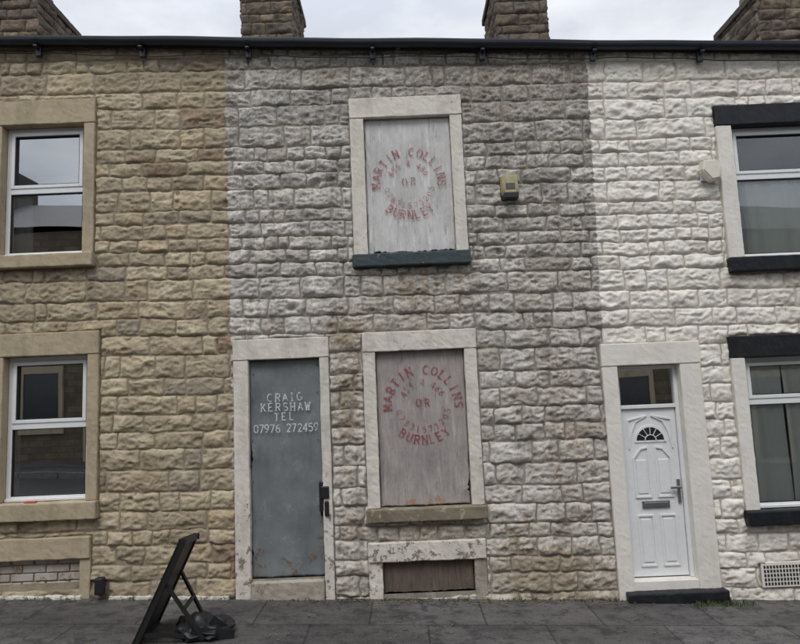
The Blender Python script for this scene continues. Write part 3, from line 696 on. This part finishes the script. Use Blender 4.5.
# ---------------------------------------------------------------- ground, pavement, kerb, road
def strip(name,y0,y1,dz,mat,x0=-60,x1=60):
    bm=bmesh.new()
    bm.faces.new([bm.verts.new(p) for p in ((x0,y0,zg(x0)+dz),(x1,y0,zg(x1)+dz),(x1,y1,zg(x1)+dz),(x0,y1,zg(x0)+dz))])
    return bmobj(name,bm,mat)
strip('ground',-300,300,-.16,M['ground'],-300,300)
strip('road',-8.6,-2.02,-.13,M['road'])
strip('pavement',-1.9,.06,0,M['pave']); strip('pavement.001',-11.1,-8.74,0,M['pave'])
def kerb(name,y0,y1):
    bm=bmesh.new()
    for i in range(-20,20):
        a,c=i*.9,i*.9+.893; vs=bmesh.ops.create_cube(bm,size=1)['verts']
        for v in vs:
            x=(a+c)/2+v.co.x*(c-a); v.co=Vector((x,(y0+y1)/2+v.co.y*(y1-y0),zg(x)-.085+v.co.z*.18))
        bmesh.ops.bevel(bm,geom=list({e for v in vs for e in v.link_edges}),offset=.012,segments=2,affect='EDGES')
    bmobj(name,bm,M['kerb'])
kerb('kerb',-2.03,-1.9); kerb('kerb.001',-8.74,-8.61)
bm=bmesh.new()
def tuft(x,y,n,h):
    for _ in range(n):
        a=random.uniform(0,6.28); px=x+random.gauss(0,.03); py=y-abs(random.gauss(0,.015)); hh=h*random.uniform(.4,1.1); w=random.uniform(.002,.005)
        lx,ly=math.cos(a)*hh*.6,math.sin(a)*hh*.4; z=zg(px)
        p0=(px-w,py,z);p1=(px+w,py,z);p2=(px+lx*.5+w,py+ly*.5,z+hh*.7);p3=(px+lx*.5-w,py+ly*.5,z+hh*.7);p4=(px+lx,py+ly-.01,z+hh)
        v=[bm.verts.new(p) for p in (p0,p1,p2,p3,p4)]; bm.faces.new((v[0],v[1],v[2],v[3])); bm.faces.new((v[3],v[2],v[4]))
for k in range(22): tuft(random.uniform(2.5,3.05),-.05 if k%3==0 else -.14-random.uniform(0,.04),12,.05)
for k in range(30): tuft(random.choice([random.uniform(-.7,1.8),random.uniform(-3.5,3.9)]),-.06,6,.036)
bmobj('weeds',bm,M['weed'])
bm=bmesh.new()
for k in range(800):
    x=random.uniform(-4,4) if k%3 else random.gauss(.6,.8); y=-.045-abs(random.gauss(0,.06)) if k%5 else -random.uniform(.05,1.2); s=random.uniform(.004,.013); a=random.uniform(0,6.28)
    z=zg(x)+.004; vs=[]
    for j in range(4): t=a+j*1.57+random.uniform(-.3,.3); vs.append(bm.verts.new((x+s*math.cos(t),y+s*math.sin(t),z+random.uniform(0,.008))))
    bm.faces.new(vs)
bmobj('leaf_litter',bm,M['litter'])

# ---------------------------------------------------------------- terrace across the street: unseen, added for the window reflections
op=empty('stone_terrace')
def mk_opp():
    g=NT('opposite_stone'); mp=g.n('ShaderNodeMapping'); g.put(mp.inputs[0],g.obj); mp.inputs['Rotation'].default_value=(math.radians(90),0,0)
    br=g.n('ShaderNodeTexBrick'); g.put(br.inputs['Vector'],mp.outputs[0]); br.inputs['Scale'].default_value=1; br.inputs['Brick Width'].default_value=.42; br.inputs['Row Height'].default_value=.18; br.inputs['Mortar Size'].default_value=.012
    br.inputs['Color1'].default_value=(.24,.19,.13,1); br.inputs['Color2'].default_value=(.16,.13,.09,1); br.inputs['Mortar'].default_value=(.13,.11,.08,1)
    return g.done(g.mix(.6,br.outputs[0],g.noise(6,4),'MULTIPLY'),.9,g.bump(g.noise(20,3),.6,.02))
mo=mk_opp(); HZ=1.15  # extra height so the unseen terrace's roofs darken the lower panes' reflections
bm=bmesh.new()
for i in range(-6,7):
    x0=i*3.65; dz=-.045*x0
    addbox(bm,x0,x0+3.64,-17.2,-11.1,-1.5+dz,5.25+dz+HZ)
bmobj('terrace_walls',bm,mo,op)
bm=bmesh.new()
for i in range(-6,7):
    x0=i*3.65; x1=x0+3.65; f0,f1=-.045*x0+5.42+HZ,-.045*x1+5.42+HZ
    for ps in (((x0,-10.95,f0),(x1,-10.95,f1),(x1,-14.15,f1+1.6),(x0,-14.15,f0+1.6)),((x0,-14.15,f0+1.6),(x1,-14.15,f1+1.6),(x1,-17.3,f1),(x0,-17.3,f0))): bm.faces.new([bm.verts.new(p) for p in ps])
bmobj('terrace_roof',bm,M['slate'],op)
bm=bmesh.new(); bg=bmesh.new()
for i in range(-6,7):
    x0=i*3.65; d=-.045*x0
    for (a,c,e,f) in ((.5,1.5,3.7,5.2),(.5,1.5,.9,2.4),(2.2,3.1,3.7,5.2),(2.3,3.1,.1,2.3)):
        for q_ in ((a-.12,a,e,f),(c,c+.12,e,f),(a-.12,c+.12,f+.001,f+.2),(a-.12,c+.12,e-.14,e-.001)): addbox(bm,x0+q_[0],x0+q_[1],-11.1,-11.04,q_[2]+d,q_[3]+d)
        addbox(bg,x0+a,x0+c,-11.1,-11.07,e+d,f+d)
bmobj('terrace_window_surrounds',bm,M['s_tan'],op); bmobj('terrace_window_glass',bg,flat('dark_window_glass',(.04,.045,.05),.1),op)
bm=bmesh.new()
for i in range(-6,7,2): addbox(bm,i*3.65+1.5,i*3.65+2.2,-14.8,-13.5,5.5-.045*i*3.65,7.9-.045*i*3.65+HZ)
bmobj('terrace_chimneys',bm,M['fascia'],op)

# ---------------------------------------------------------------- sky, sun, camera
sv=Vector((-.25,-.80,1.25)).normalized()
el=math.asin(sv.z); az=math.atan2(sv.x,sv.y)
w=bpy.data.worlds.new('World'); S.world=w; w.use_nodes=True; t=w.node_tree; t.nodes.clear()
N=t.nodes.new; L=t.links.new
out=N('ShaderNodeOutputWorld'); bg=N('ShaderNodeBackground'); sky=N('ShaderNodeTexSky'); sky.sky_type='NISHITA'; sky.sun_disc=False; sky.sun_elevation=el; sky.sun_rotation=az
tc=N('ShaderNodeTexCoord'); mp=N('ShaderNodeMapping'); mp.inputs['Scale'].default_value=(1,1,2.4); nz=N('ShaderNodeTexNoise'); nz.inputs['Scale'].default_value=3.2; nz.inputs['Detail'].default_value=6; nz.inputs['Roughness'].default_value=.55
L(tc.outputs['Generated'],mp.inputs[0]); L(mp.outputs[0],nz.inputs['Vector'])
cr=N('ShaderNodeValToRGB'); cr.color_ramp.elements[0].position=.38; cr.color_ramp.elements[0].color=(5.9,6.25,7.0,1); cr.color_ramp.elements[1].position=.62; cr.color_ramp.elements[1].color=(8.4,8.6,9.0,1)
L(nz.outputs['Fac'],cr.inputs[0])
sp=N('ShaderNodeSeparateXYZ'); L(tc.outputs['Generated'],sp.inputs[0])
mr=N('ShaderNodeMapRange'); mr.inputs[1].default_value=.5; mr.inputs[2].default_value=1; mr.inputs[3].default_value=1.0; mr.inputs[4].default_value=2.1; L(sp.outputs[2],mr.inputs[0])
vm=N('ShaderNodeVectorMath'); vm.operation='SCALE'; L(cr.outputs[0],vm.inputs[0]); L(mr.outputs[0],vm.inputs['Scale'])
mx=N('ShaderNodeMix'); mx.data_type='RGBA'; mx.inputs[0].default_value=.94; L(sky.outputs[0],mx.inputs[6]); L(vm.outputs[0],mx.inputs[7])
L(mx.outputs[2],bg.inputs[0]); bg.inputs[1].default_value=.115; L(bg.outputs[0],out.inputs[0])
sl=bpy.data.lights.new('sun','SUN'); sl.energy=1.5; sl.angle=math.radians(24); sl.color=(1,.97,.92)
so=bpy.data.objects.new('sun',sl); COL.objects.link(so); so.rotation_euler=sv.to_track_quat('Z','Y').to_euler()
th=math.radians(6.5); ro=math.radians(2.4)
Fw=Vector((0,math.cos(th),math.sin(th))); U0=Vector((0,-math.sin(th),math.cos(th))); R0=Vector((1,0,0))
R=R0*math.cos(ro)-U0*math.sin(ro); U=R0*math.sin(ro)+U0*math.cos(ro)
cd=bpy.data.cameras.new('camera'); cd.sensor_width=36; cd.sensor_fit='HORIZONTAL'; cd.lens=27.9; cd.clip_end=1000; cd.clip_start=.05
co=bpy.data.objects.new('camera',cd); COL.objects.link(co)
m=Matrix((R,U,-Fw)).transposed().to_4x4(); m.translation=Vector((0,-5.9,1.96)); co.matrix_world=m
S.camera=co
S.view_settings.view_transform='Standard'; S.view_settings.look='None'; S.view_settings.exposure=0
